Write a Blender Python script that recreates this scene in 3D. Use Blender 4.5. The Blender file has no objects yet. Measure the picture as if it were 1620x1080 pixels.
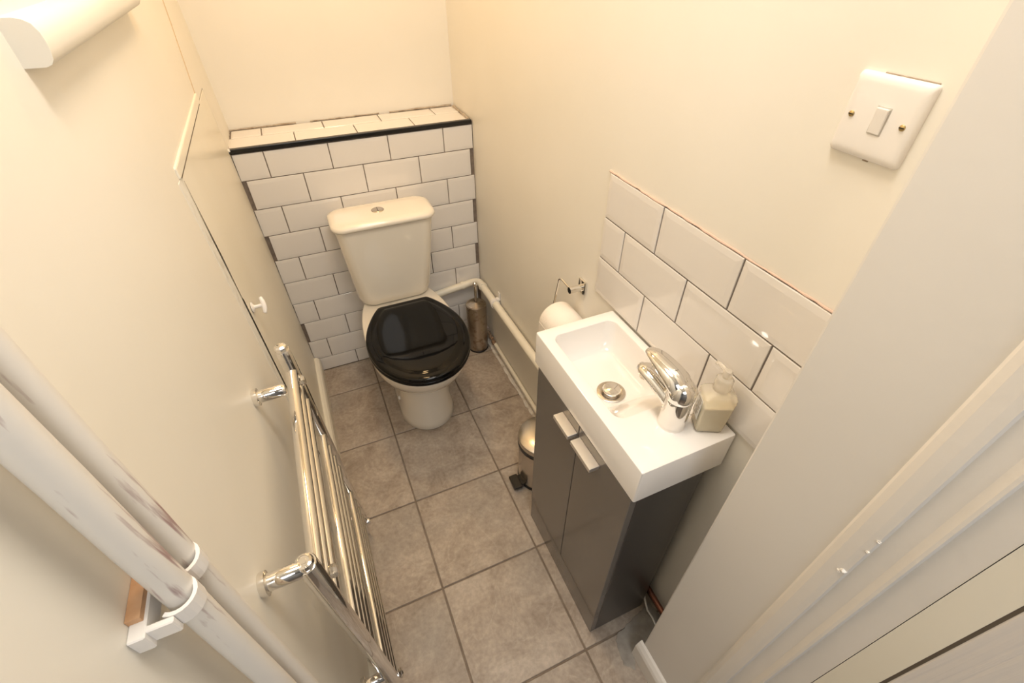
import bpy, bmesh, math, random
from mathutils import Vector, Matrix, Euler

random.seed(7)
D = bpy.data
SC = bpy.context.scene
COL = SC.collection

# ------------------------------------------------------------------ camera, light, exposure
cam_d = D.cameras.new('camera')
cam = D.objects.new('camera', cam_d)
COL.objects.link(cam)
cam.location = (-0.6068, -1.7447, 1.5013)
cam.rotation_euler = (0.8552, -0.0009, -0.4150)
cam_d.sensor_width = 36.0
cam_d.lens = 738.3 / 1620 * 36
cam_d.clip_start = 0.02
SC.camera = cam

w = D.worlds.new('world')
SC.world = w
w.use_nodes = True
w.node_tree.nodes['Background'].inputs[0].default_value = (0.86, 0.92, 1.0, 1)
w.node_tree.nodes['Background'].inputs[1].default_value = 0.35


def area(name, loc, rot, size, energy, colour, shape='DISK', size_y=None):
    l = D.lights.new(name, 'AREA')
    l.shape = shape
    l.size = size
    if size_y:
        l.size_y = size_y
    l.energy = energy
    l.color = colour
    o = D.objects.new(name, l)
    o.location = loc
    o.rotation_euler = rot
    COL.objects.link(o)
    return o


area('ceiling_light_source', (-0.42, -0.26, 2.18), (0, 0, 0), 0.18, 3.6, (1.0, 0.62, 0.27))
area('flash_bounce_source', (-0.36, -1.25, 2.30), (0, 0, 0), 0.45, 7.6, (1.0, 0.92, 0.82))  # stands in for flash bounced off the ceiling; no fixture here
area('hall_light_source', (-0.60, -2.75, 2.25), (math.radians(20), 0, 0), 0.8, 10.0, (0.95, 0.97, 1.0))

SC.view_settings.view_transform = 'Standard'
SC.view_settings.look = 'None'
SC.view_settings.exposure = 0.51
SC.view_settings.gamma = 1.0
SC.view_settings.use_curve_mapping = False


# ------------------------------------------------------------------ materials
def new_mat(name):
    m = D.materials.new(name)
    m.use_nodes = True
    nt = m.node_tree
    return m, nt, nt.nodes['Principled BSDF']


def mat(name, col, rough=0.5, metal=0.0, col2=None, scale=5.0, bump=0.0, bscale=60.0,
        coat=0.0, trans=0.0, ior=1.45, detail=4.0, lo=0.35, hi=0.65, sss=0.0):
    m, nt, b = new_mat(name)
    N, L = nt.nodes, nt.links
    b.inputs['Base Color'].default_value = (*col, 1)
    b.inputs['Roughness'].default_value = rough
    b.inputs['Metallic'].default_value = metal
    b.inputs['Coat Weight'].default_value = coat
    b.inputs['Transmission Weight'].default_value = trans
    b.inputs['IOR'].default_value = ior
    tc = N.new('ShaderNodeTexCoord')
    if col2:
        n = N.new('ShaderNodeTexNoise')
        n.inputs['Scale'].default_value = scale
        n.inputs['Detail'].default_value = detail
        L.new(tc.outputs['Object'], n.inputs['Vector'])
        r = N.new('ShaderNodeValToRGB')
        r.color_ramp.elements[0].position = lo
        r.color_ramp.elements[1].position = hi
        r.color_ramp.elements[0].color = (*col, 1)
        r.color_ramp.elements[1].color = (*col2, 1)
        L.new(n.outputs['Fac'], r.inputs['Fac'])
        L.new(r.outputs['Color'], b.inputs['Base Color'])
    if bump:
        n = N.new('ShaderNodeTexNoise')
        n.inputs['Scale'].default_value = bscale
        n.inputs['Detail'].default_value = 3
        L.new(tc.outputs['Object'], n.inputs['Vector'])
        bp = N.new('ShaderNodeBump')
        bp.inputs['Strength'].default_value = bump
        bp.inputs['Distance'].default_value = 0.002
        L.new(n.outputs['Fac'], bp.inputs['Height'])
        L.new(bp.outputs['Normal'], b.inputs['Normal'])
    return m


M = {}
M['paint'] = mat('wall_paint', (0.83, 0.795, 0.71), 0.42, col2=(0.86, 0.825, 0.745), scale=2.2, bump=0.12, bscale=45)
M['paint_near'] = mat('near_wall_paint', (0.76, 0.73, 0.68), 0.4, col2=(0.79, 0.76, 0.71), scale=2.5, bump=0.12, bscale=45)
M['paint_cream'] = mat('cream_gloss_paint', (0.84, 0.79, 0.66), 0.3, col2=(0.87, 0.825, 0.71), scale=3, bump=0.08, bscale=30)
M['paint_grey'] = mat('frame_paint', (0.78, 0.745, 0.69), 0.35, col2=(0.83, 0.79, 0.73), scale=4, bump=0.2, bscale=70)
M['ceiling'] = mat('ceiling_paint', (0.86, 0.84, 0.78), 0.7)
M['tile'] = mat('white_glazed_tile', (0.80, 0.765, 0.72), 0.10, coat=0.3, bump=0.05, bscale=18)
M['grout'] = mat('dark_grout', (0.17, 0.135, 0.11), 0.85, col2=(0.23, 0.185, 0.15), scale=60)
M['floor_grout'] = mat('floor_grout', (0.20, 0.155, 0.115), 0.9, col2=(0.27, 0.215, 0.165), scale=30)
M['rough_grout'] = mat('rough_grout', (0.33, 0.26, 0.19), 0.9, col2=(0.52, 0.45, 0.36), scale=60, bump=0.8, bscale=150)
M['black_trim'] = mat('black_trim', (0.012, 0.012, 0.012), 0.25)
M['ceramic'] = mat('cream_vitreous_china', (0.86, 0.80, 0.69), 0.09, coat=0.5)
M['black_gloss'] = mat('black_gloss_seat', (0.003, 0.003, 0.003), 0.04)
M['black_gloss'].node_tree.nodes['Principled BSDF'].inputs['Specular IOR Level'].default_value = 0.3
M['chrome'] = mat('chrome', (0.82, 0.80, 0.77), 0.06, 1.0)
M['chrome_dull'] = mat('chrome_dull', (0.60, 0.55, 0.48), 0.27, 1.0)
M['steel'] = mat('brushed_steel', (0.60, 0.55, 0.49), 0.24, 1.0)
M['satin'] = mat('satin_aluminium', (0.80, 0.78, 0.75), 0.38, 0.85)
M['steel_spotted'] = mat('corroded_steel', (0.50, 0.44, 0.37), 0.28, 1.0, col2=(0.36, 0.29, 0.22), scale=55, lo=0.52, hi=0.66)
M['basin'] = mat('white_basin', (0.88, 0.85, 0.81), 0.12, coat=0.4)
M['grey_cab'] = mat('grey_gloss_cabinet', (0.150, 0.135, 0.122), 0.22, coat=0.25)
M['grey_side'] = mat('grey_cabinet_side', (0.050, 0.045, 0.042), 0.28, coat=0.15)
M['black_plastic'] = mat('black_plastic', (0.012, 0.011, 0.010), 0.35)
M['white_plastic'] = mat('white_plastic', (0.84, 0.81, 0.77), 0.25)
M['brass'] = mat('brass_screw', (0.55, 0.42, 0.20), 0.3, 1.0)
M['paper'] = mat('tissue_paper', (0.90, 0.84, 0.76), 0.95, bump=0.5, bscale=200)
M['card'] = mat('card_core', (0.45, 0.36, 0.26), 0.9)
M['copper'] = mat('copper', (0.30, 0.12, 0.07), 0.42, 0.8, col2=(0.14, 0.06, 0.04), scale=25)
M['bare_wood'] = mat('bare_wood', (0.50, 0.27, 0.13), 0.7, col2=(0.62, 0.38, 0.22), scale=30)
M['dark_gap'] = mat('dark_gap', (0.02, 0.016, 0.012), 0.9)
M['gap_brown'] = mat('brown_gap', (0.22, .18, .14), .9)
M['filler'] = mat('old_filler', (0.72, 0.68, 0.62), 0.8, col2=(0.45, 0.38, 0.30), scale=45, lo=0.5, hi=0.75, bump=1.0, bscale=80)
M['rust'] = mat('rusty_debris', (0.22, 0.13, 0.07), 0.9, col2=(0.42, 0.30, 0.20), scale=90, bump=1.0, bscale=120)
M['liquid'] = mat('amber_soap', (0.90, 0.81, 0.58), 0.25)
M['clear'] = mat('cloudy_clear_plastic', (0.96, 0.92, 0.84), 0.22, trans=0.72, ior=1.12)
M['print'] = mat('label_print', (0.42, 0.36, 0.28), 0.5)
M['patch'] = mat('cement_patch', (0.27, 0.245, 0.215), 0.95, col2=(0.38, 0.345, 0.30), scale=25, bump=0.8, bscale=60)
M['hall'] = mat('hall_paint', (0.34, 0.34, 0.34), 0.7)


def floor_mat():
    m, nt, b = new_mat('stone_effect_tile')
    N, L = nt.nodes, nt.links
    tc = N.new('ShaderNodeTexCoord')
    oi = N.new('ShaderNodeObjectInfo')
    ad = N.new('ShaderNodeVectorMath'); ad.operation = 'MULTIPLY_ADD'
    cv = N.new('ShaderNodeCombineXYZ')
    for i in range(3):
        L.new(oi.outputs['Random'], cv.inputs[i])
    ad.inputs[1].default_value = (37, 23, 11)
    L.new(cv.outputs[0], ad.inputs[0]); L.new(tc.outputs['Object'], ad.inputs[2])
    n1 = N.new('ShaderNodeTexNoise'); n1.inputs['Scale'].default_value = 8; n1.inputs['Detail'].default_value = 12
    n1.inputs['Distortion'].default_value = 0.8; n1.inputs['Roughness'].default_value = 0.72
    L.new(ad.outputs[0], n1.inputs['Vector'])
    r = N.new('ShaderNodeValToRGB')
    e = r.color_ramp.elements
    e[0].position = 0.34; e[0].color = (0.275, 0.220, 0.172, 1)
    e[1].position = 0.68; e[1].color = (0.49, 0.42, 0.35, 1)
    x = e.new(0.5); x.color = (0.385, 0.318, 0.255, 1)
    L.new(n1.outputs['Fac'], r.inputs['Fac'])
    # thin pale veins
    n2 = N.new('ShaderNodeTexNoise'); n2.inputs['Scale'].default_value = 3.5; n2.inputs['Detail'].default_value = 6
    n2.inputs['Distortion'].default_value = 1.6
    L.new(ad.outputs[0], n2.inputs['Vector'])
    r2 = N.new('ShaderNodeValToRGB'); e = r2.color_ramp.elements
    e[0].position = 0.485; e[0].color = (0, 0, 0, 1); e[1].position = 0.515; e[1].color = (0, 0, 0, 1)
    x = e.new(0.5); x.color = (1, 1, 1, 1)
    L.new(n2.outputs['Fac'], r2.inputs['Fac'])
    n3 = N.new('ShaderNodeTexNoise'); n3.inputs['Scale'].default_value = 12
    L.new(ad.outputs[0], n3.inputs['Vector'])
    mu = N.new('ShaderNodeMath'); mu.operation = 'MULTIPLY'
    L.new(r2.outputs['Color'], mu.inputs[0]); L.new(n3.outputs['Fac'], mu.inputs[1])
    mu2 = N.new('ShaderNodeMath'); mu2.operation = 'MULTIPLY'; mu2.inputs[1].default_value = 0.45
    L.new(mu.outputs[0], mu2.inputs[0])
    mx = N.new('ShaderNodeMix'); mx.data_type = 'RGBA'
    L.new(mu2.outputs[0], mx.inputs[0]); L.new(r.outputs['Color'], mx.inputs[6])
    mx.inputs[7].default_value = (0.55, 0.48, 0.40, 1)
    # fine speckle
    n4 = N.new('ShaderNodeTexNoise'); n4.inputs['Scale'].default_value = 90; n4.inputs['Detail'].default_value = 2
    L.new(ad.outputs[0], n4.inputs['Vector'])
    mr = N.new('ShaderNodeMapRange'); mr.inputs[3].default_value = 0.72; mr.inputs[4].default_value = 1.28
    L.new(n4.outputs['Fac'], mr.inputs[0])
    # cooler grey clouds
    n5 = N.new('ShaderNodeTexNoise'); n5.inputs['Scale'].default_value = 4
    L.new(ad.outputs[0], n5.inputs['Vector'])
    r5 = N.new('ShaderNodeValToRGB'); e = r5.color_ramp.elements
    e[0].position = 0.5; e[0].color = (0, 0, 0, 1); e[1].position = 0.75; e[1].color = (0.7, 0.7, 0.7, 1)
    L.new(n5.outputs['Fac'], r5.inputs['Fac'])
    mx5 = N.new('ShaderNodeMix'); mx5.data_type = 'RGBA'
    L.new(r5.outputs['Color'], mx5.inputs[0]); L.new(mx.outputs[2], mx5.inputs[6])
    mx5.inputs[7].default_value = (0.30, 0.27, 0.235, 1)
    vm = N.new('ShaderNodeVectorMath'); vm.operation = 'SCALE'
    L.new(mx5.outputs[2], vm.inputs[0]); L.new(mr.outputs[0], vm.inputs['Scale'])
    L.new(vm.outputs[0], b.inputs['Base Color'])
    b.inputs['Roughness'].default_value = 0.42
    bp = N.new('ShaderNodeBump'); bp.inputs['Strength'].default_value = 0.35; bp.inputs['Distance'].default_value = 0.002
    L.new(n1.outputs['Fac'], bp.inputs['Height']); L.new(bp.outputs['Normal'], b.inputs['Normal'])
    return m


M['floor_tile'] = floor_mat()


def pipe_mat():
    """white gloss paint with long purple-brown chips running along the pipe"""
    m, nt, b = new_mat('chipped_pipe_paint')
    N, L = nt.nodes, nt.links
    tc = N.new('ShaderNodeTexCoord')
    mp = N.new('ShaderNodeMapping'); mp.inputs['Scale'].default_value = (110, 110, 9)
    L.new(tc.outputs['Object'], mp.inputs['Vector'])
    n = N.new('ShaderNodeTexNoise'); n.inputs['Scale'].default_value = 1.0; n.inputs['Detail'].default_value = 4
    L.new(mp.outputs[0], n.inputs['Vector'])
    r = N.new('ShaderNodeValToRGB'); e = r.color_ramp.elements
    e[0].position = 0.60; e[0].color = (0.76, 0.725, 0.67, 1)
    e[1].position = 0.70; e[1].color = (0.36, 0.25, 0.24, 1)
    L.new(n.outputs['Fac'], r.inputs['Fac'])
    L.new(r.outputs['Color'], b.inputs['Base Color'])
    b.inputs['Roughness'].default_value = 0.4
    return m


M['pipe'] = pipe_mat()


def door_mat():
    """white moulded skin with a raised wood grain"""
    m, nt, b = new_mat('wood_grain_door_skin')
    N, L = nt.nodes, nt.links
    tc = N.new('ShaderNodeTexCoord')
    mp = N.new('ShaderNodeMapping'); mp.inputs['Scale'].default_value = (1, 60, 1.2)
    L.new(tc.outputs['Object'], mp.inputs['Vector'])
    n = N.new('ShaderNodeTexNoise'); n.inputs['Scale'].default_value = 2.5; n.inputs['Distortion'].default_value = 0.6
    L.new(mp.outputs[0], n.inputs['Vector'])
    bp = N.new('ShaderNodeBump'); bp.inputs['Strength'].default_value = 0.6; bp.inputs['Distance'].default_value = 0.002
    L.new(n.outputs['Fac'], bp.inputs['Height']); L.new(bp.outputs['Normal'], b.inputs['Normal'])
    b.inputs['Base Color'].default_value = (0.74, 0.70, 0.66, 1)
    b.inputs['Roughness'].default_value = 0.45
    return m


M['door'] = door_mat()


def emis(name, col, s):
    m, nt, b = new_mat(name)
    b.inputs['Emission Color'].default_value = (*col, 1)
    b.inputs['Emission Strength'].default_value = s
    return m


# ------------------------------------------------------------------ mesh helpers
def obj(name, bm, m, parent=None, smooth=False, loc=None, auto=None):
    me = D.meshes.new(name)
    bmesh.ops.recalc_face_normals(bm, faces=bm.faces)
    bm.to_mesh(me)
    bm.free()
    o = D.objects.new(name, me)
    COL.objects.link(o)
    me.materials.append(m)
    if smooth:
        for p in me.polygons:
            p.use_smooth = True
        if auto:
            me.set_sharp_from_angle(angle=math.radians(auto))
    if parent:
        o.parent = parent
    if loc:
        o.location = loc
    return o


def thing(name, label, cat, loc, group=None, rot=None):
    o = D.objects.new(name, None)
    o.empty_display_size = 0.05
    COL.objects.link(o)
    o.location = loc
    if rot:
        o.rotation_euler = rot
    o['label'] = label
    o['category'] = cat
    if group:
        o['group'] = group
    return o


def tag(o, label, cat, group=None):
    o['label'] = label
    o['category'] = cat
    if group:
        o['group'] = group
    return o


def structure(o):
    o['kind'] = 'structure'
    return o


def add_box(bm, lo, hi, bevel=0.0, seg=2):
    r = bmesh.ops.create_cube(bm, size=1.0)
    vs = r['verts']
    for v in vs:
        v.co = Vector([lo[i] + (v.co[i] + .5) * (hi[i] - lo[i]) for i in range(3)])
    if bevel:
        es = list({e for v in vs for e in v.link_edges})
        bmesh.ops.bevel(bm, geom=es, offset=bevel, segments=seg, profile=0.5, affect='EDGES')
    return vs


def box(lo, hi, bevel=0.0, seg=2):
    bm = bmesh.new()
    add_box(bm, lo, hi, bevel, seg)
    return bm


def loft(bm, rings, cap0=True, cap1=True):
    vr = [[bm.verts.new(p) for p in r] for r in rings]
    n = len(rings[0])
    for a, b in zip(vr[:-1], vr[1:]):
        for i in range(n):
            j = (i + 1) % n
            bm.faces.new((a[i], a[j], b[j], b[i]))
    if cap0:
        bm.faces.new(list(reversed(vr[0])))
    if cap1:
        bm.faces.new(vr[-1])
    return vr


def circle(c, r, n, u, v):
    c = Vector(c)
    return [c + u * (r * math.cos(2 * math.pi * i / n)) + v * (r * math.sin(2 * math.pi * i / n)) for i in range(n)]


def add_tube(bm, pts, r, n=14, caps=True):
    pts = [Vector(p) for p in pts]
    rs = r if isinstance(r, (list, tuple)) else [r] * len(pts)
    rings = []
    t = (pts[1] - pts[0]).normalized()
    ref = Vector((0, 0, 1)) if abs(t.z) < 0.9 else Vector((0, 1, 0))
    u = t.cross(ref).normalized()
    for i, p in enumerate(pts):
        if i == 0:
            t = (pts[1] - pts[0]).normalized()
        elif i == len(pts) - 1:
            t = (pts[-1] - pts[-2]).normalized()
        else:
            t = ((pts[i + 1] - p).normalized() + (p - pts[i - 1]).normalized()).normalized()
        u = (u - t * u.dot(t)).normalized()
        rings.append(circle(p, rs[i], n, u, t.cross(u)))
    loft(bm, rings, caps, caps)


def tube(pts, r, n=14):
    bm = bmesh.new()
    add_tube(bm, pts, r, n)
    return bm


def bend(a, b, c, k=6, f=0.5):
    """quadratic bend points from a via corner b to c"""
    a, b, c = Vector(a), Vector(b), Vector(c)
    return [(a * (1 - t) ** 2 + b * 2 * t * (1 - t) + c * t * t) for t in [i / k for i in range(k + 1)]]


def add_lathe(bm, prof, c=(0, 0, 0), n=32, axis='Z'):
    """prof: list of (r, h)"""
    ax = {'Z': (Vector((1, 0, 0)), Vector((0, 1, 0)), Vector((0, 0, 1))),
          'X': (Vector((0, 1, 0)), Vector((0, 0, 1)), Vector((1, 0, 0))),
          'Y': (Vector((0, 0, 1)), Vector((1, 0, 0)), Vector((0, 1, 0)))}[axis]
    c = Vector(c)
    rings = [circle(c + ax[2] * h, max(r, 1e-4), n, ax[0], ax[1]) for r, h in prof]
    loft(bm, rings)


def lathe(prof, c=(0, 0, 0), n=32, axis='Z'):
    bm = bmesh.new()
    add_lathe(bm, prof, c, n, axis)
    return bm


def rrect(cx, cy, hx, hy, r, z, k=6):
    """rounded rectangle ring, 4*(k+1) points, counter-clockwise"""
    pts = []
    r = min(r, hx * .999, hy * .999)
    for qx, qy, a0 in ((1, -1, -90), (1, 1, 0), (-1, 1, 90), (-1, -1, 180)):
        ox, oy = cx + qx * (hx - r), cy + qy * (hy - r)
        for i in range(k + 1):
            a = math.radians(a0 + 90 * i / k)
            pts.append(Vector((ox + r * math.cos(a), oy + r * math.sin(a), z)))
    return pts


def egg(cx, yf, ym, yb, hw, bw, z, n=56, p=2.0, pb=3.0):
    """plan outline: rounded front at yf, widest at ym, flattened back edge at yb of half width ~bw"""
    pts = []
    for i in range(n):
        a = 2 * math.pi * i / n
        s, c = math.sin(a), math.cos(a)          # s -> x, c -> y (c=-1 back? front = -y)
        if c <= 0:                                # front half
            y = ym + (ym - yf) * (-(abs(c) ** (2 / p)))
            x = hw * math.copysign(abs(s) ** (2 / p), s)
        else:
            q = c ** (2 / pb)
            y = ym + (yb - ym) * q
            xs = abs(s) ** (2 / pb)
            wy = bw + (hw - bw) * math.sqrt(max(0.0, 1 - q ** 2.2))
            x = math.copysign(xs * wy, s)
        pts.append(Vector((cx + x, y, z)))
    return pts


def seat_outline(cx, yf, ym, yb, hw, bw, z, inset=0.0):
    yf += inset; yb -= inset; hw -= inset; bw -= inset * .6
    half = []
    for i in range(19):                      # front tip to widest point
        a = math.pi / 2 * i / 18
        half.append((hw * math.sin(a) ** .97, ym - (ym - yf) * math.cos(a) ** .97))
    for i in range(1, 10):                   # widest point to the rear corner
        q = i / 10
        half.append((hw - (hw - bw) * q ** 1.9, ym + (yb - ym) * q))
    half += [(bw + .0015, yb - .005), (bw - .003, yb - .0008), (bw - .010, yb), (bw * .6, yb), (bw * .25, yb)]
    right = [Vector((cx + x, y, z)) for x, y in half]
    left = [Vector((cx - x, y, z)) for x, y in reversed(half[1:])]
    return right + left


def add_tile(bm, o, U, V, Nn, w, h, base=0.0, t=0.006, e=0.012, drop=0.0009):
    """bevel edged glazed tile; o = corner, U,V unit in-plane, Nn outward"""
    o, U, V, Nn = Vector(o), Vector(U), Vector(V), Vector(Nn)
    e = min(e, w * .3, h * .3)
    P = lambda a, b, d: o + U * a + V * b + Nn * d
    rr = [
        [P(0, 0, base), P(w, 0, base), P(w, h, base), P(0, h, base)],
        [P(0, 0, t - drop - .0008), P(w, 0, t - drop - .0008), P(w, h, t - drop - .0008), P(0, h, t - drop - .0008)],
        [P(.0008, .0008, t - drop), P(w - .0008, .0008, t - drop), P(w - .0008, h - .0008, t - drop), P(.0008, h - .0008, t - drop)],
        [P(e, e, t), P(w - e, e, t), P(w - e, h - e, t), P(e, h - e, t)]]
    loft(bm, rr, True, True)


def bevel_mod(o, wdt=0.002, seg=2, ang=40):
    m = o.modifiers.new('bevel', 'BEVEL')
    m.width = wdt
    m.segments = seg
    m.limit_method = 'ANGLE'
    m.angle_limit = math.radians(ang)
    return o


LK = 0.022


def WX(z):                      # the left wall leans outwards slightly
    return -0.797 - LK * z


# ------------------------------------------------------------------ room shell
H = 2.35
YB = 0.215       # upper back wall
YE = -1.86       # room side of the front (door) opening
# floor
floor = structure(obj('floor', box((-1.9, -3.3, -0.06), (0.9, 0.30, -0.004)), M['floor_grout']))
fx0, fy0, FP = -0.5648, -0.1806, 0.3162
for i in range(-1, 2):
    for j in range(-1, 7):
        x0, x1 = fx0 + i * FP, fx0 + (i + 1) * FP
        y1, y0 = fy0 - j * FP, fy0 - (j + 1) * FP
        x0 = max(x0, -0.800); x1 = min(x1, 0.0)
        y1 = min(y1, -0.001)
        g = 0.0026
        bm = box((0, 0, -0.008), (x1 - x0 - 2 * g, y1 - y0 - 2 * g, 0.0), 0.0012, 1)
        t = obj('floor_tile', bm, M['floor_tile'], floor, loc=(x0 + g, y0 + g, random.uniform(-.0004, .0004)))
# hall floor tiles left as plain slab behind the camera
# left wall, with the cupboard hatch opening
HY0, HY1, HZ0, HZ1 = -0.725, -0.004, 0.06, 1.168


def wall_prism(bm, y0, y1, z0, z1, d0=0.0, d1=0.12):
    vs = []
    for y in (y0, y1):
        for z in (z0, z1):
            for d in (d0, d1):
                vs.append(bm.verts.new((WX(z) - d, y, z)))
    idx = [(0, 1, 3, 2), (4, 6, 7, 5), (0, 4, 5, 1), (2, 3, 7, 6), (0, 2, 6, 4), (1, 5, 7, 3)]
    for f in idx:
        bm.faces.new([vs[i] for i in f])


bm = bmesh.new()
wall_prism(bm, -2.0, HY0, 0, H)
wall_prism(bm, HY0, HY1, HZ1, H)
wall_prism(bm, HY1, 0.33, 0, H)
wall_prism(bm, HY0, HY1, 0, HZ0)
wall_left = structure(obj('wall_left', bm, M['paint']))
bm = bmesh.new()
wall_prism(bm, HY0 - .01, HY1 + .01, HZ0 - .01, HZ1 + .01, 0.03, 0.12)
o = obj('cupboard_recess', bm, M['dark_gap'], wall_left)
# open crack of the boarding above the hatch
bm = bmesh.new()
pts = [(-0.065, 1.378), (-0.088, 1.33), (-0.116, 1.29), (-0.15, 1.235), (-0.191, 1.172)]
pts = [(0.06, 1.60)] + pts
for (ya, za), (yb, zb) in zip(pts[:-1], pts[1:]):
    a, b = Vector((WX(za) + .0002, ya, za)), Vector((WX(zb) + .0002, yb, zb))
    add_tube(bm, [a, b], 0.0016, 6)
obj('plaster_crack', bm, mat('crack_line', (0.55, 0.42, 0.28), 0.8), wall_left)

wall_back = structure(obj('wall_back', box((-1.05, YB, 0), (0.25, YB + 0.12, H)), M['paint']))
wall_right = structure(obj('wall_right', box((0.0, -1.52, 0), (0.12, 0.34, H)), M['paint']))
ceiling = structure(obj('ceiling', box((-1.9, -3.3, H), (0.9, 0.34, H + .08)), M['ceiling']))

# nearer, thicker stretch of the right wall
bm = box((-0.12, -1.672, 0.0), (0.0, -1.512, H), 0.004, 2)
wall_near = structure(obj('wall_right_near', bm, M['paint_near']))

# boxed-in ledge behind the toilet: tiled front and tiled top
box_z = 0.985
boxing = structure(obj('wall_boxing', box((-0.835, 0.0, 0.0), (-0.0005, YB, box_z - 0.002)), M['grout']))
PH, PV, A0, ZT = 0.2025, 0.1016, -0.7232, 0.9873
gj = 0.0016
for r in range(10):
    zt, zb = ZT - r * PV - gj, ZT - (r + 1) * PV + gj
    zb = max(zb, 0.003)
    if r == 0:
        zt = 0.972
    even = r % 2 == 1
    off = A0 + (PH / 2 if even else 0)
    js = [off + k * PH for k in range(-3, 6)]
    left = WX((zt + zb) / 2) + 0.002
    right = -0.003
    if r in (1, 3, 7):
        left += 0.012
    if r in (1, 3, 5):
        right -= 0.012
    if r == 9:
        left = -0.803
    for a, b in zip(js[:-1], js[1:]):
        a2, b2 = max(a + gj, left), min(b - gj, right)
        if b2 - a2 < 0.012:
            continue
        bm = bmesh.new()
        add_tile(bm, (a2, 0, zb), (1, 0, 0), (0, 0, 1), (0, -1, 0), b2 - a2, zt - zb, base=-0.002, t=0.005 + random.uniform(-.0004, .0004))
        obj('tile', bm, M['tile'], boxing)
# ledge tiles
for (y0, y1, js) in ((0.012, 0.118, [-0.822, -0.6155, -0.4125, -0.2095, -0.012]), (0.1215, 0.207, [-0.815, -0.7175, -0.5115, -0.3085, -0.103, -0.010])):
    for a, b in zip(js[:-1], js[1:]):
        bm = bmesh.new()
        add_tile(bm, (a + gj, y0, box_z - .004), (1, 0, 0), (0, 1, 0), (0, 0, 1), b - a - 2 * gj, y1 - y0, base=0, t=0.007, e=0.008, drop=.001)
        obj('tile', bm, M['tile'], boxing)
# black edging strip
bm = bmesh.new()
add_box(bm, (-0.824, -0.008, 0.9755), (-0.004, 0.0095, 0.9905), 0.002, 2)
obj('edge_trim', bm, M['black_trim'], boxing)
# ragged sealant where ledge meets walls
bm = bmesh.new()
for (a, b, r) in (((-0.822, 0.211, .989), (-0.60, 0.212, .989), .004), ((-.55, .212, .989), (-.30, .213, .989), .003), ((-0.26, .212, .989), (-0.012, 0.211, .990), .004),
                  ((-0.826, 0.06, .986), (-0.824, 0.205, .986), .006), ((-0.826, .012, .984), (-.826, .055, .984), .009), ((-0.007, 0.015, .986), (-0.006, 0.20, .986), .006)):
    a, b = Vector(a), Vector(b)
    k = 14
    ps = [a.lerp(b, i / k) + Vector((random.uniform(-.001, .001), random.uniform(-.001, .001), 0)) for i in range(k + 1)]
    add_tube(bm, ps, [r * random.uniform(.5, 1.2) for _ in ps], 6)
o = obj('sealant', bm, M['rough_grout'], boxing)
# white cap left of the edging strip
obj('trim_end', lathe([(0.0, 0), (.006, .001), (.0065, .005), (.003, .009), (0, .01)], (-0.818, -0.004, 0.9835), 12), M['white_plastic'], boxing)

# splashback tiles on the right wall
RH = 0.2050
rows = [(1.113, 1.0105, -1.0965), (1.0105, 0.9065, -0.994), (0.9065, 0.8045, -1.0965)]
for zt, zb, j0 in rows:
    js = sorted([j0 + RH * k for k in (2, 1, 0, -1, -2, -3)])
    for a, b in zip(js[:-1], js[1:]):
        a2, b2 = max(a + .0018, -1.512), min(b - .0018, -0.912)
        if b2 - a2 < 0.012:
            continue
        bm = bmesh.new()
        add_tile(bm, (0, a2, zb + .0016), (0, 1, 0), (0, 0, 1), (-1, 0, 0), b2 - a2, zt - zb - .0032, base=-.001, t=0.0055)
        obj('wall_tile', bm, M['tile'], wall_right)
obj('grout_bed', box((-0.0022, -1.512, 0.806), (0.001, -0.913, 1.112)), mat('grey_grout', (0.20, 0.17, 0.145), .9), wall_right)
bm = bmesh.new()
k = 40
ps = [Vector((-0.002 + random.uniform(-.0006, .0006), -1.505 + (.6) * i / k, 1.1145 + random.uniform(-.0008, .0008))) for i in range(k + 1)]
add_tube(bm, ps, [random.uniform(.0012, .003) for _ in ps], 6)
obj('plaster_line', bm, mat('pink_plaster', (0.70, 0.52, 0.42), .9), wall_right)

# door frame: profiled vertical sections continuing from the near wall
bm = bmesh.new()
prof = [(-0.118, -1.650), (-0.1245, -1.655), (-0.1275, -1.663), (-0.1275, -1.676), (-0.1265, -1.684), (-0.121, -1.686),
        (-0.1205, -1.706), (-0.1235, -1.714), (-0.1235, -1.7175), (-0.1165, -1.7195), (-0.1155, -1.7496), (-0.05, -1.7496), (-0.05, -1.655)]
r0 = [Vector((x, y, 0.0)) for x, y in prof]
r1 = [Vector((x, y, 2.06)) for x, y in prof]
loft(bm, [r0, r1])
trim1 = structure(obj('trim_1', bm, M['paint_grey']))
bm = bmesh.new()
prof = [(-0.1160, -1.7503), (-0.1150, -1.7835), (-0.105, -1.7845), (-0.02, -1.7845), (-0.02, -1.7505)]
loft(bm, [[Vector((x, y, 0.0)) for x, y in prof], [Vector((x, y, 2.06)) for x, y in prof]])
trim2 = structure(obj('trim_2', bm, M['paint_cream']))
# chipped caulk lump where the frame paint has broken away
bm = bmesh.new()
for (y, z, s) in ((-1.681, 0.905, .0035), (-1.678, .9, .003), (-1.6835, .960, .0022), (-1.684, .985, .002)):
    bmesh.ops.create_icosphere(bm, subdivisions=2, radius=s, matrix=Matrix.Translation((-0.1265, y, z)))
for v in bm.verts:
    v.co += Vector([random.uniform(-.001, .001) for _ in range(3)])
obj('paint_chip', bm, M['paint_grey'], trim1)
bm = bmesh.new()
add_box(bm, (-0.1145, -2.54, 0.01), (-0.076, -1.7872, 2.04), .0015, 1)
door = structure(obj('door_1', bm, M['door']))
obj('door_gap', box((-0.1115, -1.7875, 0.0), (-0.08, -1.7835, 2.05)), M['gap_brown'], trim2)
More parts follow.
